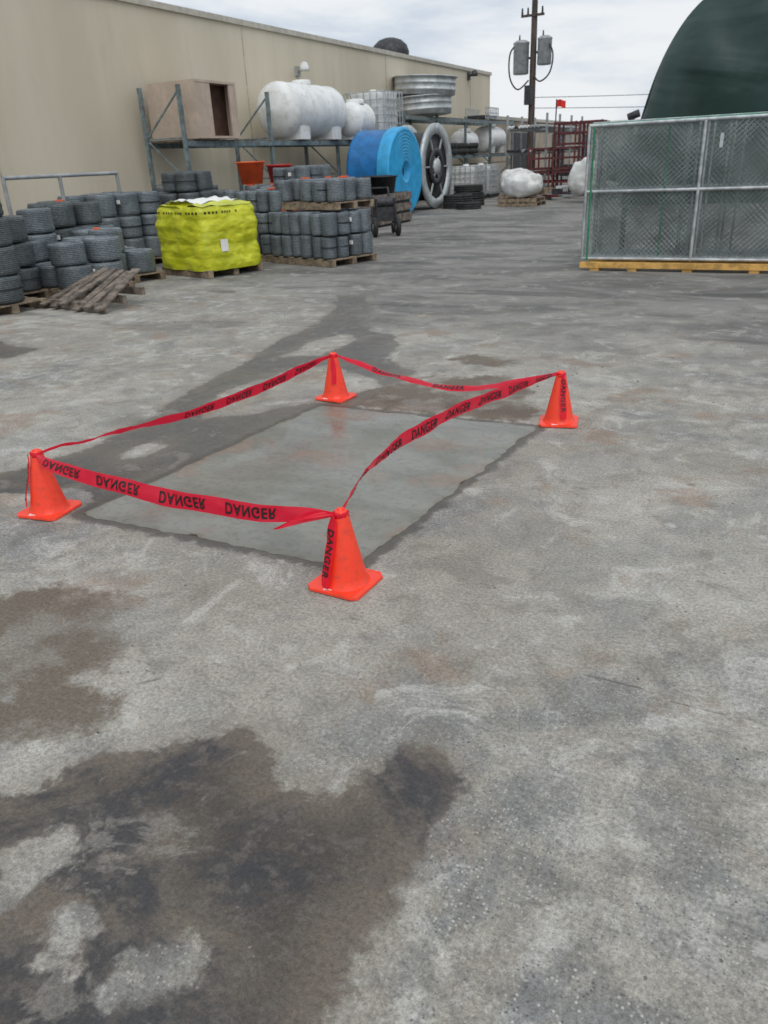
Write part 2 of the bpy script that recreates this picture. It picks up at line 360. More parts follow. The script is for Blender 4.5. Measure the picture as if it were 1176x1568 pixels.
# ------------------------------------------------------------------ cones + tape
CH=.318
cones=dict(L=(-3.08,2.33),N=(-1.37,2.26),R=(-1.12,4.48),Fr=(-2.71,4.52))
rots=dict(L=.12,N=-.06,R=.2,Fr=-.1)
for kk,(x,y) in cones.items():
    c=B('traffic_cone',[M_cone,M_label,M_black],(x,y,0),rots[kk])
    hs=.115; cc=.022; z0=.004; z1=.014
    oc=[(-hs+cc,-hs),(hs-cc,-hs),(hs,-hs+cc),(hs,hs-cc),(hs-cc,hs),(-hs+cc,hs),(-hs,hs-cc),(-hs,-hs+cc)]
    vs=[(px,py,z0+.003*math.sin(i*2.1)) for i,(px,py) in enumerate(oc)]+[(px*.985,py*.985,z1+.003*math.sin(i*2.1)) for i,(px,py) in enumerate(oc)]
    c.add(vs,[tuple(range(8))[::-1],tuple(range(8,16))]+[(i,(i+1)%8,8+(i+1)%8,8+i) for i in range(8)])
    for sx in(-1,1):
        for sy in(-1,1): c.box((sx*.085,sy*.085,.003),(.03,.03,.005))
    c.lathe([(.098,.0130),(.093,.022),(.086,.034),(.082,.05),(.0265,CH-.012),(.0235,CH-.004),(.019,CH),(.016,CH-.002),(.014,CH-.02),(.001,CH-.021)],(0,0,0),n=40)
    c.box((-.02,-hs+.024,z1+.003),(.036,.02,.003),1,.3)
    c.done()
tape=bpy.data.objects.new('danger_tape',None); scene.collection.objects.link(tape)
cu=bpy.data.curves.new('txt','FONT'); cu.body='DANGER'; cu.size=1; cu.offset=.024; cu.space_character=1.16
to=bpy.data.objects.new('txt',cu); scene.collection.objects.link(to)
bpy.context.view_layer.update()
dg=bpy.context.evaluated_depsgraph_get(); tm=to.evaluated_get(dg).to_mesh()
TV=np.array([v.co[:2] for v in tm.vertices]); TF=[tuple(q.vertices) for q in tm.polygons]
to.evaluated_get(dg).to_mesh_clear(); bpy.data.objects.remove(to)
mn=TV.min(0); mx=TV.max(0); TV=(TV-mn)/(mx-mn)
def cr(pts,t):
    n=len(pts)-1; x=min(max(t*n,0),n-1e-6); i=int(x); u=x-i
    g=lambda k: pts[min(max(k,0),n)]
    p0,p1,p2,p3=g(i-1),g(i),g(i+1),g(i+2)
    return .5*((2*p1)+(p2-p0)*u+(2*p0-5*p1+4*p2-p3)*u*u+(3*p1-p0-3*p2+p3)*u*u*u)
def ribbon(nm,pts,wd,texts,flip=1,side=1,wl=.215,hgt=.64):
    pts=[Vector(q) for q in pts]; wd=[Vector(q) for q in wd]
    S=200; Pp=[cr(pts,i/S) for i in range(S+1)]; L=[0]
    for i in range(S): L.append(L[-1]+(Pp[i+1]-Pp[i]).length)
    tot=L[-1]
    def at(s_):
        s_=min(max(s_,0),tot); i=int(np.searchsorted(L,s_))-1; i=min(max(i,0),S-1)
        return (i+(s_-L[i])/max(L[i+1]-L[i],1e-9))/S
    def pos(s_,v_):
        tt=at(s_); c_=cr(pts,tt); w_=cr(wd,tt)
        wob=mnoise.noise(Vector((s_*6,v_*1.2,len(nm))))*.012+mnoise.noise(Vector((s_*18,v_*1.5,len(nm))))*.004
        T=(cr(pts,min(tt+.01,1))-cr(pts,max(tt-.01,0))).normalized(); N=T.cross(w_)
        if N.length>1e-6: N.normalize()
        up_=mnoise.noise(Vector((s_*4,3.3,len(nm))))*.006
        return c_+w_*v_+V((0,0,up_))+N*(wob+.003*math.cos(v_*math.pi)),N
    r=B(nm,[M_tape])
    r.grid(lambda u,w:pos(u*tot,w-.5)[0],int(tot/.010)+4,8); r.done(tape)
    tb=B(nm+'_lettering',[M_ink])
    for s0 in texts:
        vs=[]
        for x,y in TV:
            pq,N=pos(s0+x*wl,(y-.5)*hgt*flip); vs.append(pq+N*side*.0034)
        tb.add(vs,TF)
    if texts: tb.done(tape)
tops={k:Vector((x,y,CH-.015)) for k,(x,y) in cones.items()}
ribbon('span_front',[tops['L']+V((.02,-.02,0)),(-2.88,2.25,.29),(-2.44,2.236,.258),(-2.05,2.235,.246),(-1.713,2.227,.26),(-1.50,2.235,.288),tops['N']+V((-.02,-.02,0))],
  [(.0,.01,.015),(0,.035,.045),(0,.018,.070),(0,.012,.076),(0,.014,.070),(0,.02,.045),(0,.005,.012)],[.12,.47,.83,1.18],flip=-1,side=1,wl=.25,hgt=.66)
ribbon('span_right',[tops['N']+V((.0,.02,.005)),(-1.423,2.48,.32),(-1.441,2.69,.345),(-1.406,3.05,.37),(-1.326,3.51,.37),(-1.236,3.966,.345),tops['R']+V((-.02,-.02,.005))],
  [(.004,0,.01),(.035,.014,.045),(.026,.0,.066),(.016,.0,.073),(.014,0,.071),(.012,0,.060),(0,0,.015)],[.12+.303*i for i in range(7)],flip=1,side=1)
ribbon('span_left',[tops['L']+V((.02,.02,0)),(-3.02,2.8,.268),(-2.90,3.28,.244),(-2.81,3.79,.256),(-2.75,4.2,.285),tops['Fr']],
  [(.0,.0,.012),(.035,.0,.028),(.02,0,.055),(.02,0,.068),(.02,0,.064),(0,0,.015)],[.87,1.18,1.49,1.80],flip=-1,side=1)
ribbon('span_back',[tops['Fr']+V((.02,0,0)),(-2.5,4.51,.255),(-2.256,4.50,.2),(-1.88,4.50,.152),(-1.57,4.50,.178),(-1.35,4.49,.24),tops['R']],
  [(0,.0,.012),(0,.04,.022),(0,.05,.010),(0,.055,.018),(0,.05,.022),(0,.03,.03),(0,0,.012)],[.3,.75],flip=1,side=1)
def onc(k,ang,z,off=.004):
    x,y=cones[k]; r=.082+( .0265-.082)*(z-.05)/(CH-.062); r+=off
    return V((x+r*math.cos(ang),y+r*math.sin(ang),z))
def tail(nm,k,ang,zs,w,txt):
    pts=[onc(k,ang+da,z,.011) for z,da in zs]
    tn=V((-math.sin(ang),math.cos(ang),0))
    ribbon(nm,pts,[tn*w*q for q in [.3]+[1]*(len(pts)-1)],txt,flip=1,side=1,wl=.19,hgt=.7)
tail('tail_near','N',rad(-112),[(.305,0),(.25,-.05),(.18,0),(.11,.05),(.045,.02),(.024,.0)],.050,[.06])
tail('tail_west','L',rad(-125),[(.305,0),(.25,-.1),(.18,-.1),(.11,0),(.05,.05)],.045,[.05])
tail('tail_east','R',rad(-60),[(.305,0),(.25,.1),(.18,0),(.11,0),(.05,0)],.036,[.03])
tail('tail_far','Fr',rad(-65),[(.305,0),(.25,0),(.18,.05),(.12,0)],.032,[])
ribbon('loose_end',[tops['N']+V((-.01,-.02,0)),(-1.45,2.21,.298),(-1.53,2.18,.272),(-1.61,2.15,.24)],[(0,0,.01),(.0,.012,.036),(0,.014,.026),(0,0,.004)],[],1,1)
ribbon('loose_strip',[tops['N']+V((-.01,-.02,.003)),(-1.43,2.20,.312),(-1.52,2.15,.298)],[(0,0,.01),(.0,.01,.02),(0,0,.004)],[],1,1)
for k in cones:
    kn=B('knot',[M_tape]); x,y=cones[k]
    kn.lathe([(.027,CH-.035),(.031,CH-.028),(.029,CH-.02),(.031,CH-.012),(.025,CH-.006)],(x,y,0),n=14,jit=.08); kn.done(tape)

# ------------------------------------------------------------------ warehouse
w=B('warehouse',[M_wall,M_wallj,M_cap])
w.box((-24,14.5,2.46),(20,50,4.92),0)
w.box((-24,14.5,4.985),(20.12,50.12,.13),2)
for yy in (2.8,11.3,19.8,28.4,36.9): w.box((-13.998,yy,2.44),(.012,.03,4.8),1)
w.done()
wb=B('low_warehouse',[mat('brown_wall',(.38,.32,.25),.9,0,.12,1),M_cap,M_dark])
wb.box((-19.5,60,1.6),(9,34,3.2)); wb.box((-19.5,60,3.28),(9.2,34.2,.16),1)
for yy in (48,56,64): wb.box((-14.99,yy,1.3),(.04,3.2,2.6),2)
wb.done()
for yy,zz,sc in ((22.4,4.02,1),(36.6,4.72,1.2)):
    l=B('wall_lamp',[M_grey if yy<30 else M_dark,M_white])
    l.box((-13.96,yy,zz),(.08,.2*sc,.24*sc)); l.beam((-13.92,yy,zz),(-13.7,yy-.1,zz+.08),.06,.06)
    l.lathe([(.02,.16),(.10,.12),(.14,0),(.15,-.08),(.001,-.08)],(-13.66,yy-.1,zz+.06),n=14,mi=0 if yy>30 else 1); l.done()
rv=B('roof_vent',[M_dark,M_grey])
rv.cyl((-15.2,31.3,5.0),(-15.2,31.3,5.25),.5,.5,20,1); rv.lathe([(.72,.0),(.74,.12),(.66,.34),(.45,.52),(.2,.6),(.001,.62)],(-15.2,31.3,5.2),n=24); rv.done()

# ------------------------------------------------------------------ pallet racks
def rack(name,ys,xf,xb,top,shelves):
    r=B(name,[M_rack,M_wood_d,M_orange])
    for y in ys:
        for x in (xf,xb): r.box((x,y,top/2),(.085,.075,top))
        z=.25; fl=0
        while z+.95<top:
            z2=z+.95; r.beam((xf if fl else xb,y,z),(xb if fl else xf,y,z2),.03,.035); r.beam((xf,y,z),(xb,y,z),.03,.035); z=z2; fl^=1
    for z in shelves:
        for x in(xf+.045,xb-.045):
            r.box((x,(ys[0]+ys[-1])/2,z-.05),(.05,ys[-1]-ys[0]-.08,.11))
        yy=ys[0]+.2
        while yy<ys[-1]-.1: r.box(((xf+xb)/2,yy,z+.02),(abs(xf-xb)+.05,.10,.025),1); yy+=.32
    return r.done()
rack('pallet_rack',[15.1,18.5,21.95,25.4],-12.5,-13.6,3.2,[2.08])
rack('pallet_rack',[26.6,29.5,32.4,35.4,38.4],-12.5,-13.6,2.95,[1.55,2.85])
c=B('plywood_crate',[M_box,M_boxin],(0,0,0))
x0,x1,y0,y1,z0,z1=-13.65,-12.25,15.35,16.85,2.13,3.30
T=.05
c.box(((x0+x1)/2,(y0+y1)/2,z0+T/2),(x1-x0,y1-y0,T)); c.box(((x0+x1)/2,(y0+y1)/2,z1-T/2),(x1-x0,y1-y0,T))
c.box(((x0+x1)/2,y0+T/2,(z0+z1)/2),(x1-x0-.004,T,z1-z0-2*T)); c.box(((x0+x1)/2,y1-T/2,(z0+z1)/2),(x1-x0-.004,T,z1-z0-2*T))
c.box((x0+T/2,(y0+y1)/2,(z0+z1)/2),(T,y1-y0-2*T,z1-z0-2*T),1)
c.box((x1-.03,y0+.30,(z0+z1)/2),(.04,.5,z1-z0-2*T-.004)); c.box((x1-.03,y1-.15,(z0+z1)/2),(.04,.2,z1-z0-2*T-.004))
c.box((x1-.3,(y0+y1)/2,(z0+z1)/2),(.03,y1-y0-2*T,z1-z0-2*T),1)
c.done()
def legtank(name,cy,cx,z,Rr,L):
    k=B(name,[M_white,M_black]); pr=[]
    N=46
    for i in range(N+1):
        u=i/N; h=-L/2+u*L
        e=min(u,1-u)*L; dome=Rr*.55
        r=Rr*math.sqrt(max(0,1-((dome-e)/dome)**2)) if e<dome else Rr
        if e>dome: r*=1-.03*(.5-.5*math.cos((e-dome)/max(L/2-dome,.05)*math.pi*4))
        pr.append((max(r,.002),h))
    k.lathe(pr,(cx,cy,z+Rr+.05),'Y',32)
    for s_ in(-.27,.27): k.box((cx,cy+s_*L,z+Rr*.3),(Rr*1.6,L*.16,Rr*.55))
    k.lathe([(.27,0),(.27,.1),(.24,.13),(.001,.14)],(cx,cy,z+2*Rr+.0),'Z',20); k.done()
legtank('leg_tank',20.75,-12.85,2.1,.69,3.2)
legtank('leg_tank',22.9,-12.35,2.1,.48,1.2)
def ibc(x,y,z,rz=0,s_=1):
    k=B('ibc_tote',[M_white,M_galv,M_wood_d,M_dark],(x,y,z),rz)
    k.box((0,0,.06),(1.1,1.0,.12),3)
    def fn(u,w_):
        an=u*2*math.pi; cc,ss=math.cos(an),math.sin(an)
        m_=(abs(cc)**6+abs(ss)**6)**(-1/6); zz=.14+w_*.92; r=1 if .03<w_<.97 else .94
        return V((cc*m_*.52*r,ss*m_*.46*r,zz))
    k.grid(fn,32,10); k.box((0,0,1.062),(.94,.82,.02)); k.cyl((0,0,1.07),(0,0,1.13),.1,.1,14)
    for i in range(6):
        zz=.2+i*.17
        for sx in(-1,1): k.beam((sx*.55,-.5,zz),(sx*.55,.5,zz),.02,.02,1)
        for sy in(-1,1): k.beam((-.55,sy*.5,zz),(.55,sy*.5,zz),.02,.02,1)
    for i in range(7):
        q=-.54+i*.18
        for sy in(-1,1): k.beam((q,sy*.52,.12),(q,sy*.52,1.08),.02,.02,1)
        q=-.48+i*.16
        for sx in(-1,1): k.beam((sx*.57,q,.12),(sx*.57,q,1.08),.02,.02,1)
    o=k.done(); o.scale=(s_,s_,s_); return o
ibc(-12.45,24.3,2.1,0,1.25); 
ibc(-11.4,29.6,0,0,1.1); ibc(-11.4,31.2,0,0,1.1)
legtank('water_tank',33.3,-12.9,1.58,.42,1.6); legtank('water_tank',36.4,-12.9,1.58,.52,2.2)
zz=2.92
for j,(Rr,h) in enumerate(((1.10,.62),(1.16,.62))):
    st=B('stock_tank',[M_zinc,M_dark])
    pr=[(.02,.03),(Rr-.08,.02),(Rr-.05,.03),(Rr-.05,h*.26),(Rr-.015,h*.30),(Rr-.05,h*.34),(Rr-.05,h*.60),(Rr-.015,h*.64),(Rr-.05,h*.68),(Rr-.05,h-.05),(Rr+.015,h-.04),(Rr+.03,h-.02),(Rr+.015,h),(Rr-.05,h-.01),(Rr-.08,.06),(.02,.05)]
    st.lathe(pr,(-12.95+.05*j,29.25+.06*j,zz),n=56,M=Matrix.Rotation(rad(-2+5*j),3,'Y')); zz+=.66; st.done()
sc_=B('tire_stack',[M_rubber])
for i in range(3):
    for zz in (1.6,1.8): sc_.lathe([(.25,0),(.5,0),(.55,.1),(.5,.2),(.25,.2),(.25,0)],(-12.8,30.9+i*1.15,zz),n=20)
sc_.done()
mc=B('wire_basket',[M_galv,M_dark])
for i in range(9):
    mc.beam((-13.3,34.5+i*.2,2.9),(-13.3,34.5+i*.2,3.35),.03,.03); mc.beam((-12.4,34.5+i*.2,2.9),(-12.4,34.5+i*.2,3.35),.03,.03)
for z_ in (2.95,3.15,3.35):
    for x_ in(-13.3,-12.4): mc.beam((x_,34.5,z_),(x_,36.1,z_),.03,.03)
mc.box((-12.85,35.3,3.0),(.8,1.5,.12),1); mc.done()

# reels (axis X)
rl=B('blue_cable_reel',[M_blue,M_blue_l,M_black])
cx,cy,Rr=-11.0,22.2,1.18
rl.lathe([(.02,-.75),(Rr-.04,-.75),(Rr-.02,-.70),(Rr-.04,-.64),(Rr-.06,.0),(Rr-.04,.22)],(cx,cy,Rr),'X',56,0)
pr=[(Rr-.05,.20)]
for i in range(5): 
    h0=.22+i*.075; pr+=[(Rr-.02,h0),(Rr,h0+.035),(Rr-.02,h0+.07)]
pr+=[(Rr-.06,.60)]
for i in range(9):
    rr_=Rr-.10-i*.085; pr+=[(rr_,.61),(rr_-.035,.585),(rr_-.07,.61)]
pr+=[(.26,.60),(.24,.45),(.14,.45)]
rl.lathe(pr,(cx,cy,Rr),'X',56,1)
rl.lathe([(.145,.46),(.01,.46)],(cx,cy,Rr),'X',20,2)
rl.done()
rl=B('steel_hose_reel',[M_zinc,M_black,M_dark])
cx,cy,Rr=-11.1,24.9,1.25
for s_ in(-.5,.5):
    rl.lathe([(Rr-.30,s_-.04),(Rr-.15,s_-.05),(Rr,s_-.05),(Rr,s_+.05),(Rr-.15,s_+.03),(Rr-.30,s_+.04),(Rr-.30,s_-.04)],(cx,cy,Rr),'X',56)
    rl.lathe([(.35,s_-.03),(.55,s_-.04),(.55,s_+.04),(.35,s_+.03),(.35,s_-.03)],(cx,cy,Rr),'X',48,2)
    for i in range(6):
        t_=i*math.pi/3; rl.beam((cx+s_,cy+.2*math.cos(t_),Rr+.2*math.sin(t_)),(cx+s_,cy+1.15*math.cos(t_),Rr+1.15*math.sin(t_)),.04,.04,0)
    rl.lathe([(.02,s_-.06),(.24,s_-.06),(.24,s_+.06),(.02,s_+.06)],(cx,cy,Rr),'X',20)
rl.lathe([(.3,-.44),(1.0,-.44),(1.02,-.2),(1.0,0),(1.02,.2),(1.0,.44),(.3,.44)],(cx,cy,Rr),'X',48,1); rl.done()
tc=B('black_pipe_coil',[M_rubber])
for (x,y,z_,r_) in ((-9.9,25.0,0,.5),(-9.9,25.0,.2,.48),(-9.3,24.4,0,.4),(-10.0,26.2,.0,.55),(-10,26.2,.22,.52),(-10,26.2,.44,.5)):
    for q_ in range(3): tc.lathe([(r_*.6,.01+q_*.066),(r_*.95,0+q_*.066),(r_,.033+q_*.066),(r_*.95,.066+q_*.066),(r_*.6,.06+q_*.066),(r_*.6,.01+q_*.066)],(x,y,z_),n=24)
tc.done()

# ------------------------------------------------------------------ pallets of wire rolls
def pallet(k,cx,cy,z,rz,w_=1.15,d_=1.0,mi=1):
    M=Matrix.Rotation(rz,3,'Z')
    for i in range(3): k.box(M@V((0,-d_/2+.05+i*(d_/2-.05),.05))+V((cx,cy,z)),(w_,.09,.09),mi,rz)
    for i in range(7): k.box(M@V((-w_/2+.05+i*(w_-.1)/6,0,.105))+V((cx,cy,z)),(.1,d_,.018),mi,rz)
def roll(k,x,y,z,r,h,mi=0):
    h*=random.uniform(.93,1.0); r*=random.uniform(.92,1.0)
    M=Matrix.Rotation(random.uniform(-.04,.04),3,'X')@Matrix.Rotation(random.uniform(-.04,.04),3,'Y')
    pr=[(r*.34,h*.15),(r*.38,h*.9),(r*.48,h*.98),(r*.88,h)]
    N_=9
    for i in range(N_):
        z_=h*(.95-.9*i/(N_-1)); pr+=[(r*(1.0 if i%2 else .975)*random.uniform(.985,1.0),z_)]
    pr+=[(r*.90,0),(r*.35,0)]
    k.lathe(pr,(x,y,z),n=20,mi=mi,jit=.014,M=M)
def rollpallet(cx,cy,rz,nx_,ny_,nl,r,h,z=0,drop=.0,name='wire_roll_pallet',dark=False):
    k=B(name,[M_roll2 if dark else M_roll,M_wood,M_label,M_orange,M_strap,M_black],(cx,cy,0),rz)
    w_=nx_*2*r; d_=ny_*2*r
    pallet(k,0,0,z,0,max(w_,1.0),max(d_,.9))
    for i in range(nx_):
        for j in range(ny_):
            n_=nl-(1 if random.random()<drop else 0)
            for l in range(n_):
                px=(i-(nx_-1)/2)*2*r+random.uniform(-.03,.03); py=(j-(ny_-1)/2)*2*r+random.uniform(-.03,.03)
                zb=z+.12+l*h
                roll(k,px,py,zb,r,h)
                u_=random.random()
                if u_<.14: k.box((px+r*.4,py-r*.97,zb+h*.6),(.05,.03,.06),2,random.uniform(-.5,.5))
                elif u_<.16: k.lathe([(r*1.0,h*.4),(r*1.01,h*.45),(r*1.0,h*.50)],(px,py,zb),n=20,mi=4,jit=.01)
                elif u_<.4: k.lathe([(r*1.0,h*.47),(r*1.005,h*.5),(r*1.0,h*.53)],(px,py,zb),n=20,mi=5)
                if l==n_-1 and random.random()<.15: k.box((px,py-r*.5,z+.13+n_*h),(.12,.09,.02),3,random.uniform(-.9,.9))
    return k.done()
rollpallet(-7.02,11.6,rad(-17),6,4,2,.128,.345)
rollpallet(-7.1,11.85,rad(-14),5,3,1,.15,.34,z=.82,drop=.12)
rollpallet(-8.3,11.9,rad(-10),5,3,3,.13,.34,drop=.4)
rollpallet(-8.5,13.3,rad(-10),4,3,4,.15,.34,drop=.4)
rollpallet(-8.0,13.6,rad(-5),3,3,3,.16,.34,drop=.4)
rollpallet(-10.3,12.4,rad(-12),3,3,4,.2,.34,drop=.5,dark=True)
rollpallet(-10.7,10.7,rad(-10),3,3,3,.22,.36,drop=.4)
rollpallet(-9.35,9.1,rad(-14),3,2,2,.25,.33,drop=.3)
rollpallet(-10.3,9.15,rad(-8),3,2,3,.22,.34,drop=.4,dark=True)
rollpallet(-9.0,8.05,rad(-12),3,2,2,.25,.30,drop=.2)
rollpallet(-10.1,8.0,rad(-12),3,2,3,.25,.33,drop=.4)
rollpallet(-9.45,7.15,rad(-8),2,2,3,.24,.31,drop=.3,dark=True)
rollpallet(-10.6,6.9,rad(-8),3,2,4,.25,.35,drop=.3)
rollpallet(-8.92,6.55,rad(-6),2,1,5,.31,.325,drop=.0,dark=True)
rollpallet(-10.4,15.0,rad(-8),3,3,3,.18,.34,drop=.4)
rollpallet(-11.9,13.9,rad(-8),3,3,3,.22,.36,drop=.4,dark=True)
rollpallet(-10.9,17.3,rad(-8),3,3,3,.2,.34,drop=.4)
bp=B('broken_pallet',[M_wood_d])
for i in range(6):
    bp.box((-8.15+i*.19,7.25-.03*i,.20+.015*(i%3)),(.11,.95,.022),0,M=Matrix.Rotation(rad(-10+i*4),3,'Z')@Matrix.Rotation(rad(18+3*(i%2)),3,'X'))
for i in range(3): bp.beam((-8.4,6.95+i*.3,.06+i*.05),(-7.1,6.75+i*.33,.06+i*.05),.05,.09)
bp.done()
y=B('wrapped_bag_pallet',[M_yel,M_wood,M_label,M_ink],(-8.2,10.15,0),rad(-16))
pallet(y,0,0,0,0,1.25,1.05)
def yf(u,w_):
    an=u*2*math.pi; cc,ss=math.cos(an),math.sin(an); m_=(abs(cc)**9+abs(ss)**9)**(-1/9)
    lay=abs(math.sin(w_*math.pi*5)); fl=1.05-.04*w_ - (.05*max(0,(w_-.93)/.07)) + .02*(lay-.6)*(1 if w_<.85 else .3)
    q=V((cc*m_*.62*fl,ss*m_*.53*fl,.10+w_*.90))
    nn=mnoise.noise(q*3.5)*.045+mnoise.noise(V((q.x*9,q.y*9,q.z*14)))*.013
    return q+V((cc,ss,0))*nn
y.grid(yf,120,50)
def yt(u,w_):
    an=u*2*math.pi; cc,ss=math.cos(an),math.sin(an); m_=(abs(cc)**9+abs(ss)**9)**(-1/9); r=1-w_
    q=V((cc*m_*.61*r,ss*m_*.52*r,1.0+.05*min(1,w_*3)))
    q.z+=mnoise.noise(V((q.x*5,q.y*5,3)))*.05; return q
y.grid(yt,60,14)
def wt(u,w_):
    x=-.36+u*.74; yy=-.47+w_*.84; return V((x,yy,1.085+mnoise.noise(V((x*7,yy*7,9)))*.05-.06*abs(u-.5)))
y.grid(wt,14,18,2)
for i in range(40):
    u=.48+ i/40*.56
    pts_=[yf(u+du,w_) for du,w_ in((0,.885),(.007,.885),(.007,.92),(0,.92))]
    pts_=[q+V((q.x,q.y,0)).normalized()*.004 for q in pts_]
    if i%5!=3: y.add(pts_,[(0,1,2,3)],3)
y.box((.675,-.2,.45),(.006,.13,.17),2,0.0)
y.done()
def tub(name,x,yy,z,r,h,mt):
    k=B(name,[mt]); k.lathe([(.01,.0),(r*.78,0),(r,h),(r+.03,h),(r+.03,h-.03),(r-.02,h-.02),(r*.74,.03),(.01,.03)],(x,yy,z),n=24); k.done()
tub('orange_tub',-10.55,14.75,1.16,.29,.44,M_orange); tub('red_tub',-10.4,15.6,1.16,.27,.36,M_redtub)
for i,(x,yy) in enumerate(((-9.9,18.2),(-9.4,18.7),(-9.9,19.4))): tub('black_tub',x,yy,.75,.34,.40,M_black)
k=B('wood_crate',[M_wood_d,M_dark]); 
for zz in (.15,.4,.65): 
    for sy in (17.9,19.8): k.box((-9.9,sy,zz),(1.5,.03,.18))
    for sx in(-10.65,-9.15): k.box((sx,18.85,zz),(.03,1.87,.18))
k.box((-9.9,18.85,.36),(1.44,1.84,.7),1); k.done()
r_=B('steel_rail',[M_grey,M_redtub])
r_.cyl((-11,8.9,1.5),(-11,11.3,1.5),.03,.03,8)
for yy in (8.9,10.0,11.3): r_.cyl((-11,yy,0),(-11,yy,1.5),.03,.03,8,0)
r_.cyl((-11,8.9,.8),(-11,11.3,.8),.03,.03,8); r_.done()
k=B('hand_cart',[M_dark,M_rubber,M_grey,M_orange],(-8.05,16.0,0),rad(35))
for sx in(-.25,.25):
    k.lathe([(.05,-.04),(.16,-.05),(.2,-.03),(.2,.03),(.16,.05),(.05,.04)],(sx,-.25,.2),'X',20,1); k.lathe([(.01,-.045),(.07,-.045),(.07,.045),(.01,.045)],(sx,-.25,.2),'X',12,2)
    k.lathe([(.03,-.03),(.1,-.03),(.12,0),(.1,.03),(.03,.03)],(sx,.4,.12),'X',16,1)
    k.tube([V((sx*.8,-.3,.25)),V((sx*.8,.4,.3)),V((sx*.8,.62,.9)),V((sx*.8,.75,.95))],.022,8,0); k.tube([V((sx*.8,-.3,.25)),V((sx*.8,-.3,.75)),V((sx*.8,.5,.8))],.018,8,0)
k.box((0,0,.45),(.42,.5,.28),0); k.cyl((-.2,-.05,.68),(.2,-.05,.68),.12,.12,14,0); k.box((.1,.2,.63),(.2,.2,.1),2); k.beam((-.2,.75,.95),(.2,.75,.95),.03,.03)
k.done()

# ------------------------------------------------------------------ fence panel stack
def chain(k,x0,x1,z0,z1,y,pitch,wd,mi):
    H=z1-z0; W=x1-x0
    c_=-H
    while c_<W:
        xa=max(0,c_); xb=min(W,c_+H)
        if xb-xa>.02:
            k.beam((x0+xa,y,z0+xa-c_),(x0+xb,y,z0+xb-c_),wd,wd,mi)
            k.beam((x0+xa,y+wd,z1-(xa-c_)),(x0+xb,y+wd,z1-(xb-c_)),wd,wd,mi)
        c_+=pitch
par=bpy.data.objects.new('chain_link_panel_stack',None); scene.collection.objects.link(par)
M_mesh=mat('mesh_wire',(.28,.325,.315),.55,.3,.35,3)
for j in range(9):
    k=B('panel',[M_galv,M_mesh,M_green]); yy=11.2+j*.12; dx=random.uniform(-.05,.05)+(.0 if j else 0)
    xa,xb=-2.56+dx,1.05+dx; z0,z1=.13,1.79+(0.015*(j%3))
    for z_ in (z0+.02,1.0,z1): k.cyl((xa,yy,z_),(xb,yy,z_),.022 if j==0 else .018,None,8)
    for x_ in (xa,-1.15+dx+j*.05*(-1)**j,.25+dx,xb): k.cyl((x_,yy,z0),(x_,yy,z1),.022 if j==0 else .016,None,8)
    chain(k,xa,xb,z0,z1,yy+.024,.062+.0015*j,.0040,1)
    if j in(0,): 
        k.cyl((xa+.07,yy-.03,z0),(xa+.07,yy-.03,z1-.02),.014,.014,6,2)
        k.cyl((-1.62,yy+.16,z0),(-1.62,yy+.16,z1-.05),.014,.014,6,2)
        k.cyl((xa+.02,yy+.07,z1+.02),(xb,yy+.07,z1+.03),.014,.014,6,2)
        k.box((-.98,yy-.005,1.55),(.04,.006,.16),0)
    k.done(par)
k=B('timber_skid',[M_wood_y,M_wood])
for yy in (11.13,11.7,12.2): k.box((-.75,yy,.075),(3.7,.09,.07))
for x_ in(-2.4,-1.9,-1.2,-.4,.4): k.box((x_,11.7,.02),(.12,1.2,.04),0)
k.done(par)
k=B('bollard_pipe',[M_dark]); 
k.cyl((-2.3,12.4,0),(-2.3,12.4,1.9),.04,.04,8); k.cyl((-2.35,12.4,1.9),(-2.2,12.4,1.95),.05,.05,8); k.done()

# ------------------------------------------------------------------ fabric building
tp=[(-4.75,0),(-4.62,1.2),(-4.35,2.4),(-4.02,3.5),(-3.55,4.4),(-2.85,5.1),(-1.9,5.75),(-.6,6.35),(1.2,6.9),(3.0,6.35),(4.3,5.75),(5.25,5.1),(5.95,4.4),(6.42,3.5),(6.75,2.4),(7.02,1.2),(7.15,0)]
tpv=[V((x,0,z)) for x,z in tp]
k=B('green_fabric_shelter',[M_tent,M_galv])
def tf(u,w_):
    q=cr(tpv,u); q=V((q.x,25+w_*16,q.z)); rib=.10*abs(math.sin(w_*math.pi*6))
    cen=V((1.2,q.y,2)); q=q+(cen-q).normalized()*rib; return q
k.grid(tf,96,96)
def te(u,w_):
    q=cr(tpv,u); r=V((q.x,25,q.z*w_)); r.y-=1.3*math.sin(min(1,w_*1.05)*math.pi*.5)*(1-w_**3)*math.sin(u*math.pi)+mnoise.noise(V((r.x*.9+r.z*.3,r.z*.5,1)))*.2; return r
k.grid(te,90,40)
k.done()

# ------------------------------------------------------------------ utility pole
k=B('utility_pole',[M_pole,M_grey,M_dark,M_black,M_white])
px,py=-13.6,45
k.cyl((px,py,0),(px,py,11.5),.19,.13,14)
def can(x,z,r,h):
    k.lathe([(.01,0),(r*.9,0),(r,.05),(r,h-.08),(r*1.05,h-.06),(r*1.05,h),(r*.6,h+.1),(.01,h+.12)],(x,py-.1,z),n=20,mi=1)
    k.beam((x,py-.1,z+h*.5),(px,py,z+h*.5),.08,.1,2)
    k.cyl((x-.1,py-.1,z+h+.1),(x-.1,py-.1,z+h+.35),.05,.03,8,3)
can(px-.62,5.3,.40,1.45); can(px+.62,5.65,.36,1.2)
k.box((px-.1,py-.35,4.3),(.35,.3,.9),2)
def loop(pts,r=.04): 
    P_=[V(q) for q in pts]; k.tube([cr(P_,i/20) for i in range(21)],r,6,3)
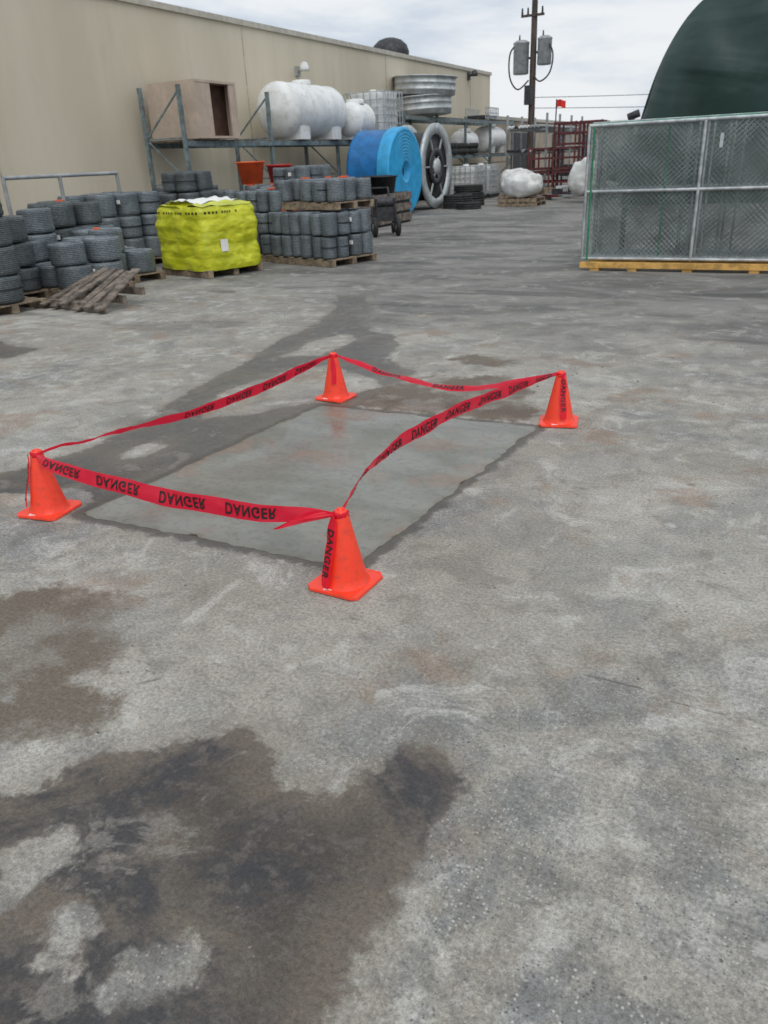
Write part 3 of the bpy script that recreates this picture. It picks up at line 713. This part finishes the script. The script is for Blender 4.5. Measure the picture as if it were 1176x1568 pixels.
loop([(px-.62,py-.3,6.8),(px-1.15,py-.3,6.3),(px-1.15,py-.3,5.2),(px-.7,py-.3,4.6),(px-.15,py-.2,5.0)])
loop([(px+.6,py-.3,6.9),(px+1.1,py-.3,6.2),(px+1.0,py-.3,5.3),(px+.5,py-.3,4.9),(px+.1,py-.2,5.2)])
for z_ in (7.9,10.2):
    k.beam((px-.65 if z_<9 else px-1.3,py-.15,z_),(px+.55 if z_<9 else px+1.3,py-.15,z_),.09,.11,0)
    for q in (-.6,-.3,.45): k.cyl((px+q,py-.15,z_+.05),(px+q,py-.15,z_+.35),.06,.04,8,3)
k.done()
k=B('power_line',[M_black])
for (A_,B_,sag) in (((px,py,4.2),(25,60,5.2),.6),((px,py,3.7),(25,60,4.2),.6),((px,py,10.4),(40,38,10.5),1.2)):
    A_=V(A_);B_=V(B_); pts_=[A_.lerp(B_,i/24)-V((0,0,sag*4*(i/24)*(1-i/24))) for i in range(25)]; k.tube(pts_,.015,5)
k.done()
k=B('red_flag',[M_flag,M_dark]); k.cyl((-10.9,40,0),(-10.9,40,3.75),.03,.03,6,1)
k.grid(lambda u,w_:V((-10.9+u*.42,40+.05*math.sin(u*8),3.4+w_*.3+.04*math.sin(u*5))),8,4); k.done()

# ------------------------------------------------------------------ background clutter
k=B('red_steel_rack',[M_red,M_dark],(-8.6,32.0,0),rad(5))
for s1 in range(3):
    for i in range(3):
        for j in range(2):
            if s1==2 and i==0: continue
            x_=-1.1+i*.95; y_=j*1.1
            for (a_,b_) in ((0,0),(.8,0),(0,.9),(.8,.9)): k.box((x_+a_,y_+b_,.43+s1*.85),(.06,.06,.82))
            for z_ in (.08+s1*.85,.45+s1*.85,.8+s1*.85):
                for b_ in(0,.9): k.box((x_+.4,y_+b_,z_),(.8,.05,.06))
                for a_ in(0,.8): k.box((x_+a_,y_+.45,z_),(.05,.9,.06))
k.done()
def bag(x,yy,sx,sy,sz,z=0,pal=True):
    k=B('bulk_bag',[M_bag,M_wood],(x,yy,z))
    if pal: pallet(k,0,0,0,0,sx*1.05,sy*1.0); pallet(k,0,0,.12,0,sx,sy*.95)
    def bf(u,w_):
        an=u*2*math.pi; th=w_*math.pi; cc,ss=math.cos(an),math.sin(an); m_=(abs(cc)**4+abs(ss)**4)**(-1/4)
        rr=math.sin(th)**.45; q=V((cc*m_*sx/2*rr,ss*m_*sy/2*rr,.2+sz/2-math.cos(th)*sz/2*(1-.25*abs(cc))))
        n_=mnoise.noise(q*2.2+V((x,yy,0)))*.40+mnoise.noise(q*6)*.12+mnoise.noise(q*14)*.05; return V((q.x*(1+n_*.5),q.y*(1+n_*.5),max(.14,q.z*(1+n_*.45))))
    k.grid(bf,48,30); k.done()
bag(-7.95,25.6,1.2,1.1,.8); bag(-6.3,26.8,1.0,1.0,1.0,0,False); bag(-8.9,28.2,1.1,1.1,.8); bag(-5.9,28.4,.7,.7,.4,0,False)
k=B('pipe_rack',[M_grey,M_dark,M_white])
for yy in (35,37,39,41):
    for x_ in(-11.6,-9.9): k.box((x_,yy,1.5),(.08,.08,3.0))
    for z_ in(.6,1.5,2.4): k.box((-10.75,yy,z_),(1.7,.07,.07))
for z_ in (.72,1.62,2.52):
    for i in range(9): k.cyl((-11.4+i*.16,34.5,z_),(-11.4+i*.16,41.5,z_),.06,.06,8,random.choice((0,1,2)))
k.done()
k=B('material_pile',[M_dark,M_wood,M_white,M_red,M_grey])
for i in range(60):
    k.box((random.uniform(-8.5,-4.2),random.uniform(33.5,40),random.uniform(.1,1.6)),(random.uniform(.2,1.2),random.uniform(.2,1.2),random.uniform(.1,.6)),random.choice((0,0,1,2,3,4)),random.uniform(0,3))
for i in range(26):
    k.box((random.uniform(-8.2,-4.6),random.uniform(28.5,31),random.uniform(.05,.3)),(random.uniform(.1,.7),random.uniform(.1,.5),random.uniform(.05,.25)),random.choice((0,1,1,2,3,4)),random.uniform(0,3))
k.done()
far_=B('distant_building',[mat('far_wall',(.28,.25,.21),.9,0,.1,1),M_cap,M_dark])
far_.box((6,95,2.0),(70,12,4.0)); far_.box((6,95,4.08),(70.3,12.3,.16),1)
for i in range(12): far_.box((-26+i*5.6,88.97,1.6),(3,.05,2.6),2)
far_.done()
k=B('boundary_fence',[M_galv,M_mesh])
for i in range(14): k.cyl((-14+i*2.6,52,0),(-14+i*2.6,52,2.6),.05,.05,6)
for z_ in(.1,2.55): k.cyl((-14,52,z_),(20,52,z_),.035,.035,6)
chain(k,-14,20,.1,2.5,52.05,.22,.012,1); k.done()

# ------------------------------------------------------------------ world + sun
w=bpy.data.worlds.new('World'); scene.world=w; w.use_nodes=True
t=NT(w.node_tree); bg=t.n['Background']
el,az=rad(55),rad(140)
sky=t.node('ShaderNodeTexSky',sky_type='NISHITA'); sky.sun_disc=False; sky.sun_elevation=el; sky.sun_rotation=az; sky.dust_density=3
v=t.n.new('ShaderNodeTexCoord').outputs['Generated']
mp=t.node('ShaderNodeMapping',{'Vector':v}); mp.inputs['Scale'].default_value=(1,1,4.5)
n=t.noise(mp.outputs[0],2.8,6,.55,.3)
cl=t.mix(t.rng(n,.40,.60),(6.0,6.8,7.8),(9.0,9.25,9.5))
c=t.mix(.93,sky.outputs[0],cl)
t.l.new(c,bg.inputs[0]); bg.inputs[1].default_value=.1
sd=bpy.data.lights.new('sun','SUN'); sd.energy=1.15; sd.angle=rad(40); sd.color=(1,.97,.92)
so=bpy.data.objects.new('sun',sd); scene.collection.objects.link(so)
d=V((math.sin(az)*math.cos(el),math.cos(az)*math.cos(el),math.sin(el)))
so.rotation_euler=d.to_track_quat('Z','Y').to_euler()
